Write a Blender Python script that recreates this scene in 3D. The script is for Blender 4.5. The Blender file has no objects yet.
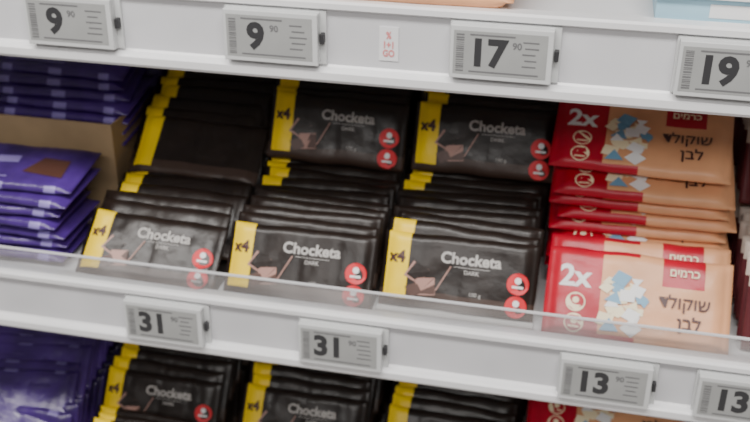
import bpy, math, random
from mathutils import Vector, Matrix, noise
random.seed(7)
S = bpy.context.scene
COL = S.collection

# ------------------------------------------------------------ materials
def mat(name, col, rough=0.5, metal=0.0, bump=0.0, bscale=60, var=0.0, vscale=20, spec=0.5, coat=0.0):
    m = bpy.data.materials.new(name); m.use_nodes = True
    nt = m.node_tree; b = nt.nodes['Principled BSDF']
    b.inputs['Base Color'].default_value = (*col, 1)
    b.inputs['Roughness'].default_value = rough
    b.inputs['Metallic'].default_value = metal
    b.inputs['Specular IOR Level'].default_value = spec
    b.inputs['Coat Weight'].default_value = coat
    b.inputs['Coat Roughness'].default_value = 0.12
    tc = nt.nodes.new('ShaderNodeTexCoord')
    if var > 0:
        n = nt.nodes.new('ShaderNodeTexNoise'); n.inputs['Scale'].default_value = vscale
        nt.links.new(tc.outputs['Object'], n.inputs['Vector'])
        r = nt.nodes.new('ShaderNodeValToRGB')
        r.color_ramp.elements[0].position = 0.3; r.color_ramp.elements[1].position = 0.7
        r.color_ramp.elements[0].color = (*[c*(1-var) for c in col], 1)
        r.color_ramp.elements[1].color = (*[min(1, c*(1+var)) for c in col], 1)
        nt.links.new(n.outputs['Fac'], r.inputs['Fac'])
        nt.links.new(r.outputs['Color'], b.inputs['Base Color'])
    if bump > 0:
        n2 = nt.nodes.new('ShaderNodeTexNoise'); n2.inputs['Scale'].default_value = bscale
        n2.inputs['Detail'].default_value = 3
        nt.links.new(tc.outputs['Object'], n2.inputs['Vector'])
        bp = nt.nodes.new('ShaderNodeBump'); bp.inputs['Strength'].default_value = bump
        bp.inputs['Distance'].default_value = 0.002
        nt.links.new(n2.outputs['Fac'], bp.inputs['Height'])
        nt.links.new(bp.outputs['Normal'], b.inputs['Normal'])
        nt.links.new(bp.outputs['Normal'], b.inputs['Coat Normal'])
    return m

M = {}
M['black']  = mat('wrapper_black', (0.015,0.0095,0.0075), 0.34, bump=0.35, bscale=55, var=0.3, vscale=30, spec=.35, coat=0.06)
M['blackrefl'] = mat('wrapper_black_lip_reflection', (0.055,0.033,0.025), 0.40, bump=0.3, bscale=55, spec=.4, coat=0.05)  # lighter lower band: reflection from the clear lip painted into the wrapper colour
M['yellow'] = mat('wrapper_yellow', (0.92,0.64,0.004), 0.42, bump=0.3)
M['redst']  = mat('sticker_red', (0.68,0.018,0.030), 0.5)
M['ltext']  = mat('print_lightgrey', (0.46,0.44,0.42), 0.5)
M['white']  = mat('print_white', (0.8,0.8,0.8), 0.5)
M['brown']  = mat('print_chocolate', (0.075,0.030,0.020), 0.4)
M['brown2'] = mat('print_chocolate_light', (0.40,0.22,0.18), 0.4)
M['dktext'] = mat('print_darkbrown', (0.06,0.02,0.02), 0.5)
M['red']    = mat('wrapper_red', (0.44,0.003,0.022), 0.38, bump=0.4, bscale=50, var=0.2, spec=.4, coat=0.06)
M['peach']  = mat('wrapper_peach', (0.72,0.36,0.185), 0.42, bump=0.45, bscale=50, var=0.12, spec=.4, coat=0.06)
M['cream']  = mat('print_cream', (0.85,0.74,0.50), 0.45)
M['blue']   = mat('print_blue', (0.16,0.34,0.50), 0.45)
M['purple'] = mat('wrapper_purple', (0.050,0.018,0.150), 0.30, bump=0.6, bscale=50, var=0.45, coat=0.15)
M['purpleb']= mat('wrapper_lilac', (0.22,0.17,0.42), 0.33, bump=0.4, var=0.3)
M['card']   = mat('cardboard', (0.36,0.25,0.14), 0.85, bump=0.2, bscale=120, var=0.12)
M['tray']   = mat('tray_white', (0.62,0.61,0.60), 0.6, var=0.05)
M['darktray']=mat('tray_dark', (0.03,0.025,0.022), 0.7)
M['shelf']  = mat('shelf_enamel_white', (0.70,0.70,0.71), 0.38, var=0.03, vscale=8)
M['rail']   = mat('rail_plastic_white', (0.75,0.75,0.76), 0.24, var=0.03, vscale=12)
M['railg']  = mat('rail_channel_grey', (0.60,0.60,0.62), 0.33, var=0.05, vscale=15)
M['back']   = mat('back_panel_dark', (0.025,0.023,0.025), 0.7, var=0.1)
M['tagb']   = mat('tag_body', (0.58,0.59,0.59), 0.4)
M['tags']   = mat('tag_screen', (0.33,0.335,0.33), 0.35, var=0.04, vscale=40)
M['ink']    = mat('tag_ink', (0.035,0.035,0.038), 0.5)
M['ink2']   = mat('tag_ink_soft', (0.15,0.15,0.155), 0.5)
M['pink']   = mat('print_pink', (0.70,0.22,0.22), 0.5)
M['ltblue'] = mat('carton_lightblue', (0.36,0.58,0.70), 0.5, var=0.1)
M['floor']  = mat('floor_tile', (0.45,0.43,0.41), 0.35, var=0.1, vscale=3)
M['maroon'] = mat('wrapper_maroon', (0.10,0.02,0.025), 0.35, bump=0.3)
M['beige']  = mat('wrapper_beige', (0.50,0.42,0.36), 0.4, bump=0.3, var=0.2)

def clear_mat():
    m = bpy.data.materials.new('clear_acrylic_painted_haze'); m.use_nodes = True
    nt = m.node_tree; nt.nodes.clear()
    o = nt.nodes.new('ShaderNodeOutputMaterial')
    tr = nt.nodes.new('ShaderNodeBsdfTransparent'); tr.inputs['Color'].default_value = (0.93,0.94,0.95,1)
    di = nt.nodes.new('ShaderNodeBsdfDiffuse'); di.inputs['Color'].default_value = (0.72,0.68,0.67,1)  # pale diffuse part paints a patchy grey haze into the clear strip
    gl = nt.nodes.new('ShaderNodeBsdfGlossy'); gl.inputs['Roughness'].default_value = 0.12
    tc=nt.nodes.new('ShaderNodeTexCoord'); n=nt.nodes.new('ShaderNodeTexNoise'); n.inputs['Scale'].default_value=9
    nt.links.new(tc.outputs['Object'],n.inputs['Vector'])
    mr=nt.nodes.new('ShaderNodeMapRange'); mr.inputs[1].default_value=.35; mr.inputs[2].default_value=.7
    mr.inputs[3].default_value=.06; mr.inputs[4].default_value=.26
    nt.links.new(n.outputs['Fac'],mr.inputs[0])
    m1 = nt.nodes.new('ShaderNodeMixShader'); nt.links.new(mr.outputs[0],m1.inputs[0])
    m2 = nt.nodes.new('ShaderNodeMixShader'); m2.inputs[0].default_value = 0.08
    nt.links.new(tr.outputs[0], m1.inputs[1]); nt.links.new(di.outputs[0], m1.inputs[2])
    nt.links.new(m1.outputs[0], m2.inputs[1]); nt.links.new(gl.outputs[0], m2.inputs[2])
    nt.links.new(m2.outputs[0], o.inputs[0])
    return m
M['clear'] = clear_mat()
M['edgehighlight'] = mat('acrylic_edge_highlight', (0.72,0.72,0.74), 0.2)  # opaque pale colour paints the bright highlight along the lip's top edge

# ------------------------------------------------------------ mesh builder
class MB:
    def __init__(s): s.v=[]; s.f=[]; s.m=[]; s.mats=[]
    def mi(s, k):
        if k not in s.mats: s.mats.append(k)
        return s.mats.index(k)
    def add(s, vs, fs, k):
        o=len(s.v); s.v += [tuple(v) for v in vs]; i=s.mi(k)
        for f in fs: s.f.append([o+a for a in f]); s.m.append(i)
    def box(s, x0,x1,y0,y1,z0,z1,k):
        vs=[(x,y,z) for x in (x0,x1) for y in (y0,y1) for z in (z0,z1)]
        s.add(vs,[(0,1,3,2),(4,6,7,5),(0,4,5,1),(2,3,7,6),(0,2,6,4),(1,5,7,3)],k)
    def quad(s, a,b,c,d,k): s.add([a,b,c,d],[(0,1,2,3)],k)
    def obj(s, name, smooth=False, parent=None, bevel=0):
        me=bpy.data.meshes.new(name); me.from_pydata(s.v,[],s.f)
        for k in s.mats: me.materials.append(M[k])
        for p,i in zip(me.polygons,s.m): p.material_index=i; p.use_smooth=smooth
        me.update()
        ob=bpy.data.objects.new(name,me); COL.objects.link(ob)
        if parent: ob.parent=parent
        if bevel:
            b=ob.modifiers.new('bev','BEVEL'); b.width=bevel; b.segments=2; b.limit_method='ANGLE'
        return ob

_tc={}
def text_geo(txt, size, bold=0.0):
    key=(txt,size,bold)
    if key in _tc: return _tc[key]
    cu=bpy.data.curves.new('t','FONT'); cu.body=txt; cu.size=size; cu.align_x='CENTER'; cu.align_y='CENTER'
    cu.offset=bold; cu.resolution_u=3
    ob=bpy.data.objects.new('t',cu); COL.objects.link(ob)
    dg=bpy.context.evaluated_depsgraph_get(); dg.update()
    me=bpy.data.meshes.new_from_object(ob.evaluated_get(dg))
    vs=[v.co.copy() for v in me.vertices]; fs=[tuple(p.vertices) for p in me.polygons]
    bpy.data.objects.remove(ob); bpy.data.meshes.remove(me); bpy.data.curves.remove(cu)
    _tc[key]=(vs,fs); return vs,fs

# ------------------------------------------------------------ packs
def pack_mesh(name, w, h, t, seed, region, decor, seams=0):
    """pillow wrapped multipack, x: +-w/2, z: 0..h, front = -y"""
    mb=MB(); nx,nz=40,18; fin=0.006
    def half(x,z):
        ue=max(0.0,(w/2-abs(x)-fin))/0.014; ve=max(0.0,(h/2-abs(z-h/2)))/0.009
        a=1-(1-min(1,ue))**2; b=1-(1-min(1,ve))**2
        T=t/2*(a**0.6)*(0.25+0.75*b**0.6)
        if seams:
            c=abs(((x/w+0.5)*seams)%1-0.5)*2
            T*=1-0.10*max(0,(c-0.8)/0.2)
        n=noise.noise(Vector((x*38+seed*9.1,z*55,seed*3.3)))*0.0010+noise.noise(Vector((x*110,z*120+seed,seed)))*0.0004
        return max(0.0004,T+n*min(1,a+0.15)*b)
    xs=[-w/2+w*i/nx for i in range(nx+1)]; zs=[h*j/nz for j in range(nz+1)]
    def P(i,j,sgn):
        x,z=xs[i],zs[j]
        dz=noise.noise(Vector((x*25,seed*4.0,z*5)))*0.0020
        yoff=noise.noise(Vector((x*15+seed,z*20,seed*2.0)))*0.0012
        return (x, sgn*half(x,z)+yoff, z+dz)
    idx={}
    for s_ in (-1,1):
        for i in range(nx+1):
            for j in range(nz+1):
                idx[(s_,i,j)]=len(mb.v); mb.v.append(P(i,j,s_))
    def face(a,k): mb.f.append(a); mb.m.append(mb.mi(k))
    for i in range(nx):
        for j in range(nz):
            k=region((i+.5)/nx,(j+.5)/nz)
            face([idx[(-1,i,j)],idx[(-1,i+1,j)],idx[(-1,i+1,j+1)],idx[(-1,i,j+1)]],k)
            face([idx[(1,i,j)],idx[(1,i,j+1)],idx[(1,i+1,j+1)],idx[(1,i+1,j)]],k)
        kt=region((i+.5)/nx,0.999); kb=region((i+.5)/nx,0.001)
        face([idx[(-1,i,nz)],idx[(-1,i+1,nz)],idx[(1,i+1,nz)],idx[(1,i,nz)]],kt)
        face([idx[(-1,i,0)],idx[(1,i,0)],idx[(1,i+1,0)],idx[(-1,i+1,0)]],kb)
    for j in range(nz):
        k=region(0.001,(j+.5)/nz); k2=region(.999,(j+.5)/nz)
        face([idx[(-1,0,j)],idx[(-1,0,j+1)],idx[(1,0,j+1)],idx[(1,0,j)]],k)
        face([idx[(-1,nx,j)],idx[(1,nx,j)],idx[(1,nx,j+1)],idx[(-1,nx,j+1)]],k2)
    nbase=len(mb.f)
    lay=[0]
    def on(vs,fs,k):
        lay[0]+=1; e=0.0007+0.00004*lay[0]
        out=[]
        for x,z in vs:
            yoff=noise.noise(Vector((x*15+seed,z*20,seed*2.0)))*0.0012
            out.append((x,-half(x,z)+yoff-e,z))
        mb.add(out,fs,k)
    def poly(pts,k): on(pts,[tuple(range(len(pts)))],k)
    def disc(cx,cz,r,k,n=20): poly([(cx+r*math.cos(a*2*math.pi/n),cz+r*math.sin(a*2*math.pi/n)) for a in range(n)],k)
    def text(s,cx,cz,size,k,bold=0.0,rot=0.0):
        vs,fs=text_geo(s,size,bold); c,sn=math.cos(rot),math.sin(rot)
        on([(cx+v.x*c-v.y*sn, cz+v.x*sn+v.y*c) for v in vs],fs,k)
    if decor: decor(poly,disc,text,w,h)
    me=bpy.data.meshes.new(name); me.from_pydata(mb.v,[],mb.f)
    for k in mb.mats: me.materials.append(M[k])
    for n_,(p,i) in enumerate(zip(me.polygons,mb.m)):
        p.material_index=i; p.use_smooth = n_<nbase
    me.update(); return me

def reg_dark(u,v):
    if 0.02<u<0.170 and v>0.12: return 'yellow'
    return 'blackrefl' if v<0.22 else 'black'
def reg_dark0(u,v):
    return 'blackrefl' if v<0.2 else 'black'
def dec_x4(poly,disc,text,w,h):
    text('x4', -w/2+.0162, h*.66, .0175,'dktext',.0007)
def dec_dark(poly,disc,text,w,h):
    x0=-w/2
    dec_x4(poly,disc,text,w,h)
    text('Chocketa', x0+w*.575, h*.71, .0165,'ltext',.0005)
    poly([(x0+w*.47,h*.60),(x0+w*.70,h*.60),(x0+w*.70,h*.607),(x0+w*.47,h*.607)],'ltext')
    text('DARK', x0+w*.585, h*.54, .0060,'ltext',.0001)
    for cx,cz,r,a,k in ((.235,.47,.013,.3,'brown2'),(.245,.475,.0118,.25,'black'),(.30,.30,.013,.9,'brown2'),(.305,.305,.0118,.85,'brown'),(.225,.24,.009,1.3,'brown')):
        poly([(x0+w*cx+r*math.cos(a+q*math.pi/2)*1.1,h*cz+r*math.sin(a+q*math.pi/2)) for q in range(4)],k)
    poly([(x0+w*.365,h*.27),(x0+w*.372,h*.26),(x0+w*.455,h*.60),(x0+w*.448,h*.61)],'brown2')
    text('100 g', x0+w*.62, h*.26, .006,'ltext')
    for cz in (.47,.17):
        disc(x0+w*.885,h*cz,.0116,'redst',24)
        disc(x0+w*.885,h*cz+.0035,.0036,'white',10)
        poly([(x0+w*.85,h*cz-.0045),(x0+w*.92,h*cz-.0045),(x0+w*.92,h*cz-.002),(x0+w*.85,h*cz-.002)],'white')

def reg_red(u,v):
    if u<0.29: return 'red'
    if 0.62<u<0.86 and v>0.68: return 'red'
    if v>0.95 or v<0.03: return 'red' if u<0.5 else 'peach'
    return 'peach'
def dec_red(poly,disc,text,w,h):
    x0=-w/2
    text('2x', x0+w*.155, h*.66, .031,'white',.0009)
    for i,cz in enumerate((.38,.15)):
        disc(x0+w*.17,h*cz,.0100,'cream'); disc(x0+w*.17,h*cz,.0086,'red'); disc(x0+w*.17,h*cz+.002,.0035,'cream',8)
        poly([(x0+w*.14,h*cz-.005),(x0+w*.20,h*cz-.005),(x0+w*.20,h*cz-.003),(x0+w*.14,h*cz-.003)],'cream')
    rr=random.Random(5)
    for i in range(28):
        cx=.43+rr.uniform(-.105,.11); cz=.40+rr.uniform(-.28,.30); r=rr.uniform(.006,.0115); a=rr.uniform(0,3)
        k=rr.choice(['cream','cream','white','blue'])
        n=rr.choice((3,4,5))
        poly([(x0+w*cx+r*math.cos(a+q*math.pi*2/n),h*cz+r*.8*math.sin(a+q*math.pi*2/n)) for q in range(n)],k)
    text('\u05e9\u05d5\u05e7\u05d5\u05dc\u05d3'[::-1], x0+w*.75, h*.49, .0175,'dktext',.0002)
    text('\u05dc\u05d1\u05df'[::-1], x0+w*.78, h*.27, .0175,'dktext',.0003)
    text('\u05db\u05e8\u05de\u05d9\u05dd'[::-1], x0+w*.74, h*.82, .0115,'cream',.0002)

def reg_purple(u,v):
    if v>0.93 or v<0.07: return 'purpleb' if int(u*11)%4==1 else 'purple'
    return 'purple'
def dec_purple(poly,disc,text,w,h):
    x0=-w/2
    poly([(x0+w*.62,h*.30),(x0+w*.90,h*.22),(x0+w*.88,h*.62),(x0+w*.70,h*.66)],'brown')
    poly([(x0+w*.20,h*.45),(x0+w*.55,h*.50),(x0+w*.54,h*.66),(x0+w*.22,h*.60)],'purpleb')
    poly([(x0+w*.1,h*.15),(x0+w*.55,h*.15),(x0+w*.55,h*.18),(x0+w*.1,h*.18)],'purpleb')

DARK=[pack_mesh('dark_pack_%d'%i,.166,.080,.0125,i+1,reg_dark,dec_dark,4) for i in range(3)]
DARKY=[pack_mesh('dark_pack_label_%d'%i,.164,.080,.0125,i+50,reg_dark,None,4) for i in range(3)]
DARK0=[pack_mesh('dark_pack_plain_%d'%i,.160,.080,.0125,i+5,reg_dark0,None,4) for i in range(2)]
RED =[pack_mesh('red_pack_%d'%i,.186,.094,.0150,i+11,reg_red,dec_red,0) for i in range(3)]
PUR =[pack_mesh('purple_pack_%d'%i,.185,.088,.0125,i+21,reg_purple,dec_purple,3) for i in range(3)]
PUR0=[pack_mesh('purple_pack_plain_%d'%i,.185,.088,.0125,i+61,reg_purple,None,3) for i in range(2)]
def reg_mar(u,v): return 'maroon' if v<.8 else 'beige'
MAR =[pack_mesh('maroon_pack',.17,.085,.013,31,reg_mar,None,0)]

def group(name):
    e=bpy.data.objects.new(name,None); e.empty_display_size=.03; COL.objects.link(e); return e
def put(par, meshes, x, y, z, lean, yaw=0, roll=0, nm='pack', var=None):
    me=meshes[var if var is not None else random.randrange(len(meshes))]
    ob=bpy.data.objects.new(nm,me); COL.objects.link(ob); ob.parent=par
    ob.matrix_local = Matrix.Translation((x,y,z)) @ Matrix.Rotation(math.radians(yaw),4,'Z') @ Matrix.Rotation(-math.radians(lean),4,'X') @ Matrix.Rotation(math.radians(roll),4,'Y')
    return ob
J=lambda a: random.uniform(-a,a)

def standing(par, meshes, xc, y0, y1, z0, z1, lean, pitch, jx=.004, jz=.004, plain=(), roll0=0, yaw0=0, drift=0, rest=None):
    n=int((y1-y0)/pitch)
    for i in range(n):
        f=i/max(1,n-1)
        ms=DARK0 if i in plain else (rest if (rest and i) else meshes)
        put(par,ms,xc+drift*f+(J(jx) if i else 0),y0+i*pitch,z0+(z1-z0)*f+(abs(J(jz)) if i else 0),lean+J(2.5 if i else 0),J(2) if i else yaw0,J(1.5) if i else roll0)

def wedge(name,par,x0,x1,y0,y1,zb,z0,z1,k,lip=0):
    mb=MB()
    vs=[(x,y,z) for x in (x0,x1) for (y,z) in ((y0,zb),(y1,zb),(y1,z1),(y0,z0))]
    mb.add(vs,[(3,2,1,0),(4,5,6,7),(0,1,5,4),(1,2,6,5),(2,3,7,6),(3,0,4,7)],k)
    if lip: mb.box(x0,x1,y0-.002,y0,zb,z0+lip,k)
    return mb.obj(name,parent=par,bevel=.0006)

# ---------------- shelf levels
FZ1, FZ2, FZ3 = .207,-.130,-.469
cols=[(-.267,'a'),(-.091,'b'),(.081,'c')]
for xc,k in cols:
    g=group('dark_chocolate_multipack_stack')
    wedge('tray',g,xc-.084,xc+.084,.009,.36,FZ2,FZ2+.001,FZ2+.034,'tray' if k=='c' else 'darktray',.004)
    if k=='a':
        standing(g,DARK,xc-.001,.011,.150,-.128,-.103,48,.0180,plain=(1,2),rest=DARKY,drift=.004,roll0=1.5)
        n=12
        for i in range(n):
            put(g,DARKY,xc+.006+J(.005),.150+i*.0145,-.060+i*.0080,48+J(3),J(3),J(1))
        standing(g,DARKY,xc,.175,.33,-.099,-.095,30,.0145)
    elif k=='b':
        standing(g,DARK,xc,.015,.165,-.128,-.104,33,.0150,plain=(1,2,3,4,5),rest=DARKY)
        standing(g,DARKY,xc,.175,.32,-.103,-.094,24,.0150)
        standing(g,DARK,xc+.002,.176,.34,-.034,-.010,24,.0145,roll0=1.0)
    else:
        standing(g,DARK,xc,.030,.165,-.126,-.104,30,.0150,plain=(2,3,4,5),rest=DARKY,roll0=0)
        standing(g,DARKY,xc,.175,.32,-.103,-.094,24,.0150)
        standing(g,DARK,xc+.006,.176,.34,-.031,-.010,23,.0145,roll0=0)

for i_,xc in enumerate((-.318,-.119,.071)):
    g=group('dark_chocolate_multipack_stack')
    standing(g,DARKY,xc,.03,.34,-.465,-.455,22,.0150)
    standing(g,DARK,xc,.095+J(.004),.34,-.418 if i_==0 else -.410,-.338,34,.0150,rest=DARKY,drift=.012)

# red / peach column
g=group('white_chocolate_multipack_stack')
put(g,RED,.267,.015,-.128,42,0,0,var=0)
put(g,RED,.268,.045,-.127,42,1,0,var=1)
z=-.118
for i in range(8):
    put(g,RED,.265+J(.007),.105+J(.007)+i*.001,z+.003,86-i*2.4,J(3),0)
    z+=.0152
put(g,RED,.255,.118,.0155,61,-4,-1,var=2)
standing(g,RED,.270,.235,.36,-.127,-.125,10,.017)
g=group('white_chocolate_multipack_stack')
z=-.463
for i in range(9):
    put(g,RED,.262+J(.003),.09+J(.006),z+.006,86-i*1.5,J(3),0); z+=.0145
put(g,RED,.262,.11,z,66,2,0)

# purple column
g=group('milk_chocolate_multipack_stack')
z=-.120
for i in range(7):
    put(g,PUR,-.465+J(.007)+i*.001,.024+J(.004)+i*.002,z,87-i*1.0,J(3),0); z+=.0130
g=group('milk_chocolate_multipack_stack')
for i in range(7):
    put(g,PUR,-.446+J(.006),.166+J(.005)+i*.006,-.034+i*.0125,84-i*3,J(3),0)
standing(g,PUR,-.448,.27,.35,-.034,.0,20,.0150)
g=group('milk_chocolate_multipack_stack')
standing(g,PUR0,-.515,.04,.35,-.465,-.455,24,.0145,.004)
for i in range(19):
    put(g,PUR0,-.520+J(.004)+i*.0012,.035+i*.0125,-.420+i*.0062,50+J(3),10+J(3),J(1))
mb=MB()
x0,x1=-.552,-.358
mb.box(x0,x1,.150,.153,FZ2,.000,'card'); mb.box(x0,x1,.355,.358,FZ2,.03,'card')
mb.box(x0,x0+.002,.153,.355,FZ2,.000,'card'); mb.box(x1-.002,x1,.153,.355,FZ2,.000,'card')
mb.box(x0+.002,x1-.002,.153,.355,-.045,-.042,'card')
mb.obj('cardboard_box')
g=group('maroon_chocolate_pack_stack')
standing(g,MAR,.458,.03,.34,-.127,-.10,20,.0145); standing(g,MAR,.452,.16,.34,-.025,-.01,20,.0145)
standing(g,MAR,.450,.04,.34,-.465,-.455,20,.0145); standing(g,MAR,.450,.11,.34,-.375,-.36,20,.0145)

# ---------------- shelving
def rail_profile(zt,zb):
    return [(.012,zt),(-.004,zt),(-.007,zt-.002),(-.007,zt-.007),(-.003,zt-.009),(-.0015,zt-.010),
            (-.0015,zb+.016),(-.003,zb+.014),(-.008,zb+.012),(-.010,zb+.010),(-.010,zb+.003),(-.008,zb),(.012,zb)]
def rail(par,zt,zb,x0=-1.0,x1=1.0):
    pr=rail_profile(zt,zb); n=len(pr); mb=MB()
    vs=[(x,y,z) for x in (x0,x1) for y,z in pr]
    for i in range(n):
        j=(i+1)%n
        mb.add([vs[i],vs[j],vs[n+j],vs[n+i]],[(0,1,2,3)],'railg' if i in (5,) else 'rail')
    mb.add(vs[:n],[tuple(range(n-1,-1,-1))],'rail'); mb.add(vs[n:],[tuple(range(n))],'rail')
    return mb.obj('price_rail',parent=par,bevel=0)
sh=group('supermarket_shelving')
def shelf(par,fz,zt,zb,lip):
    mb=MB(); mb.box(-1.0,1.0,.012,.40,fz-.012,fz,'shelf')
    mb.box(-1.0,1.0,.012,.016,zb+.004,fz-.012,'shelf')
    mb.box(-1.0,1.0,.05,.40,fz-.03,fz-.012,'shelf')
    mb.obj('shelf_board',parent=par); rail(par,zt,zb)
    if lip:
        m2=MB(); m2.box(-1,1,.001,.0025,zt-.004,zt+lip,'clear'); m2.box(-1,1,.0003,.0032,zt+lip,zt+lip+.0017,'edgehighlight')
        m2.obj('acrylic_lip',parent=par)
shelf(sh,FZ1,.211,.134,0)
shelf(sh,FZ2,-.124,-.197,.027)
shelf(sh,FZ3,-.463,-.536,.027)
mb=MB(); mb.box(-1,1,.40,.415,-1.1,.85,'back'); mb.obj('back_panel',parent=sh)
mb=MB(); mb.box(-1,1,.02,.40,-1.1,-.98,'shelf'); mb.obj('plinth',parent=sh)
mb=MB(); mb.box(-1.0,1.0,.0,.40,.62,.65,'shelf'); mb.obj('upper_shelf_board',parent=sh)
for x in (-1.02,1.0):
    mb=MB(); mb.box(x,x+.02,.0,.415,-1.1,.85,'shelf'); mb.obj('upright_panel',parent=sh)
mb=MB(); mb.box(-3,3,-3,.6,-1.12,-1.1,'floor'); mb.obj('floor')

# ---------------- electronic shelf labels
def esl(x,z,main,sup):
    g=MB(); w,h=.091,.049
    g.box(-w/2,w/2,-.0145,-.003,-h/2,h/2,'tagb')
    ob_y=-.0145
    def rect(x0,x1,z0,z1,k,e): g.quad((x0,ob_y-e,z0),(x1,ob_y-e,z0),(x1,ob_y-e,z1),(x0,ob_y-e,z1),k)
    rect(-w/2+.003,w/2-.005,-h/2+.0045,h/2-.0045,'tags',.0003)
    rr=random.Random(int(x*1000))
    zz=-h/2+.007
    while zz<h/2-.008:
        t=rr.choice([.0006,.001,.0015]); rect(-w/2+.0055,-w/2+.0125,zz,zz+t,'ink2',.0005); zz+=t+rr.choice([.0007,.0012])
    def txt(s,cx,cz,size,k,b=0):
        vs,fs=text_geo(s,size,b); g.add([(cx+v.x,ob_y-.0006,cz+v.y) for v in vs],fs,k)
    bx=-.014 if len(main)==1 else -.012
    txt(main,bx,-.0005,.034,'ink',.0014)
    txt(sup,bx+.010+.008*len(main),.0085,.0085,'ink2',.0002)
    for i in range(5):
        rect(.019+(.002 if i%2 else 0),w/2-.009-rr.uniform(0,.006),.012-i*.0055,.0133-i*.0055,'ink2',.0005)
    rect(-.028,.034,-h/2+.0068,-h/2+.0082,'ink2',.0005)
    rect(-.028,.012,h/2-.0085,h/2-.0070,'ink2',.0005)
    g.box(w/2+.001,w/2+.005,-.011,-.003,-.004,.006,'ink')
    g.box(-w/2-.002,w/2+.006,-.005,-.0016,-h/2-.001,h/2+.0015,'tagb')
    o=g.obj('electronic_price_tag',bevel=.0008); o.location=(x,0,z); return o
for x,m,s_ in ((-.302,'9','90'),(-.098,'9','90'),(.116,'17','90'),(.3125,'19','90'),(.52,'12','90'),(-.52,'8','90')): esl(x,.1755,m,s_)
for x,m,s_ in ((-.235,'31','90'),(-.034,'31','90'),(.243,'13','90'),(.378,'13','90'),(-.52,'31','90')): esl(x,-.1605,m,s_)
mb=MB()
mb.box(-.009,.009,-.0025,-.0016,-.016,.016,'rail')
for i,(s_,c) in enumerate((('%',.008),('1+1',-.001),('GO',-.009))):
    vs,fs=text_geo(s_,.009,.0003); mb.add([(v.x*.8,-.0029,c+v.y) for v in vs],fs,'pink')
o=mb.obj('rail_sticker'); o.location=(.012,0,.174)

# ---------------- top shelf goods
PEA=[pack_mesh('snack_pack',.205,.10,.02,41,lambda u,v:'peach' if u>.2 else 'beige',None,0)]
g=group('wafer_snack_pack')
put(g,PEA,.020,.002,FZ1+.010,85,1); put(g,PEA,.024,.006,FZ1+.031,84,-2)
g=group('cream_snack_pack')
BE=[pack_mesh('beige_pack',.17,.10,.02,43,lambda u,v:'beige' if u>.3 else 'maroon',None,0)]
put(g,BE,-.17,.006,FZ1+.010,85,1); put(g,BE,-.17,.010,FZ1+.031,84,-2); put(g,BE,-.38,.05,FZ1+.010,84,1)
mb=MB()
mb.box(.245,.45,.019,.12,FZ1,FZ1+.022,'ltblue'); mb.box(.240,.455,.014,.125,FZ1+.022,FZ1+.028,'white')
mb.box(.248,.452,.022,.118,FZ1+.028,FZ1+.05,'ltblue')
mb.box(.29,.39,.0185,.019,FZ1+.005,FZ1+.017,'white')
mb.obj('light_blue_carton',bevel=.001)

# ---------------- light
def area(name,loc,tgt,sx,sy,e,col=(1,1,1)):
    l=bpy.data.lights.new(name,'AREA'); l.shape='RECTANGLE'; l.size=sx; l.size_y=sy; l.energy=e; l.color=col
    o=bpy.data.objects.new(name,l); COL.objects.link(o); o.location=loc
    o.rotation_euler=(Vector(tgt)-Vector(loc)).to_track_quat('-Z','Y').to_euler()
area('ceiling_light',(-0.2,-1.0,1.75),(-.1,0,0),2.6,.35,76,(1,.975,.94))
area('ceiling_light',(0.2,-2.6,1.8),(0,0,-.1),2.6,.5,36,(1,.975,.945))
w=bpy.data.worlds.new('World'); S.world=w; w.use_nodes=True
w.node_tree.nodes['Background'].inputs[0].default_value=(.94,.87,.85,1)
w.node_tree.nodes['Background'].inputs[1].default_value=.24

# ---------------- camera
Xc=Vector((.9759,.1052,-.1913)); Dc=Vector((-.0089,.8944,.4472))
Xc.normalize(); Dc=(Dc-Xc*Dc.dot(Xc)).normalized(); Yc=Vector((.2183,-.4349,.8734))
Yc=(Yc-Xc*Yc.dot(Xc)-Dc*Yc.dot(Dc)).normalized()
right=Vector((Xc[0],Yc[0],-Dc[0])); down=Vector((Xc[1],Yc[1],-Dc[1])); fwd=Vector((Xc[2],Yc[2],-Dc[2]))
R=Matrix((right,-down,-fwd)).transposed().to_4x4()
cam=bpy.data.cameras.new('camera'); cam.lens=48; cam.sensor_width=36; cam.clip_start=.01
cam.dof.use_dof=True; cam.dof.focus_distance=.78; cam.dof.aperture_fstop=7.5
co=bpy.data.objects.new('camera',cam); COL.objects.link(co)
co.matrix_world=Matrix.Translation((.1913,-.8734,.4472)) @ R
S.camera=co
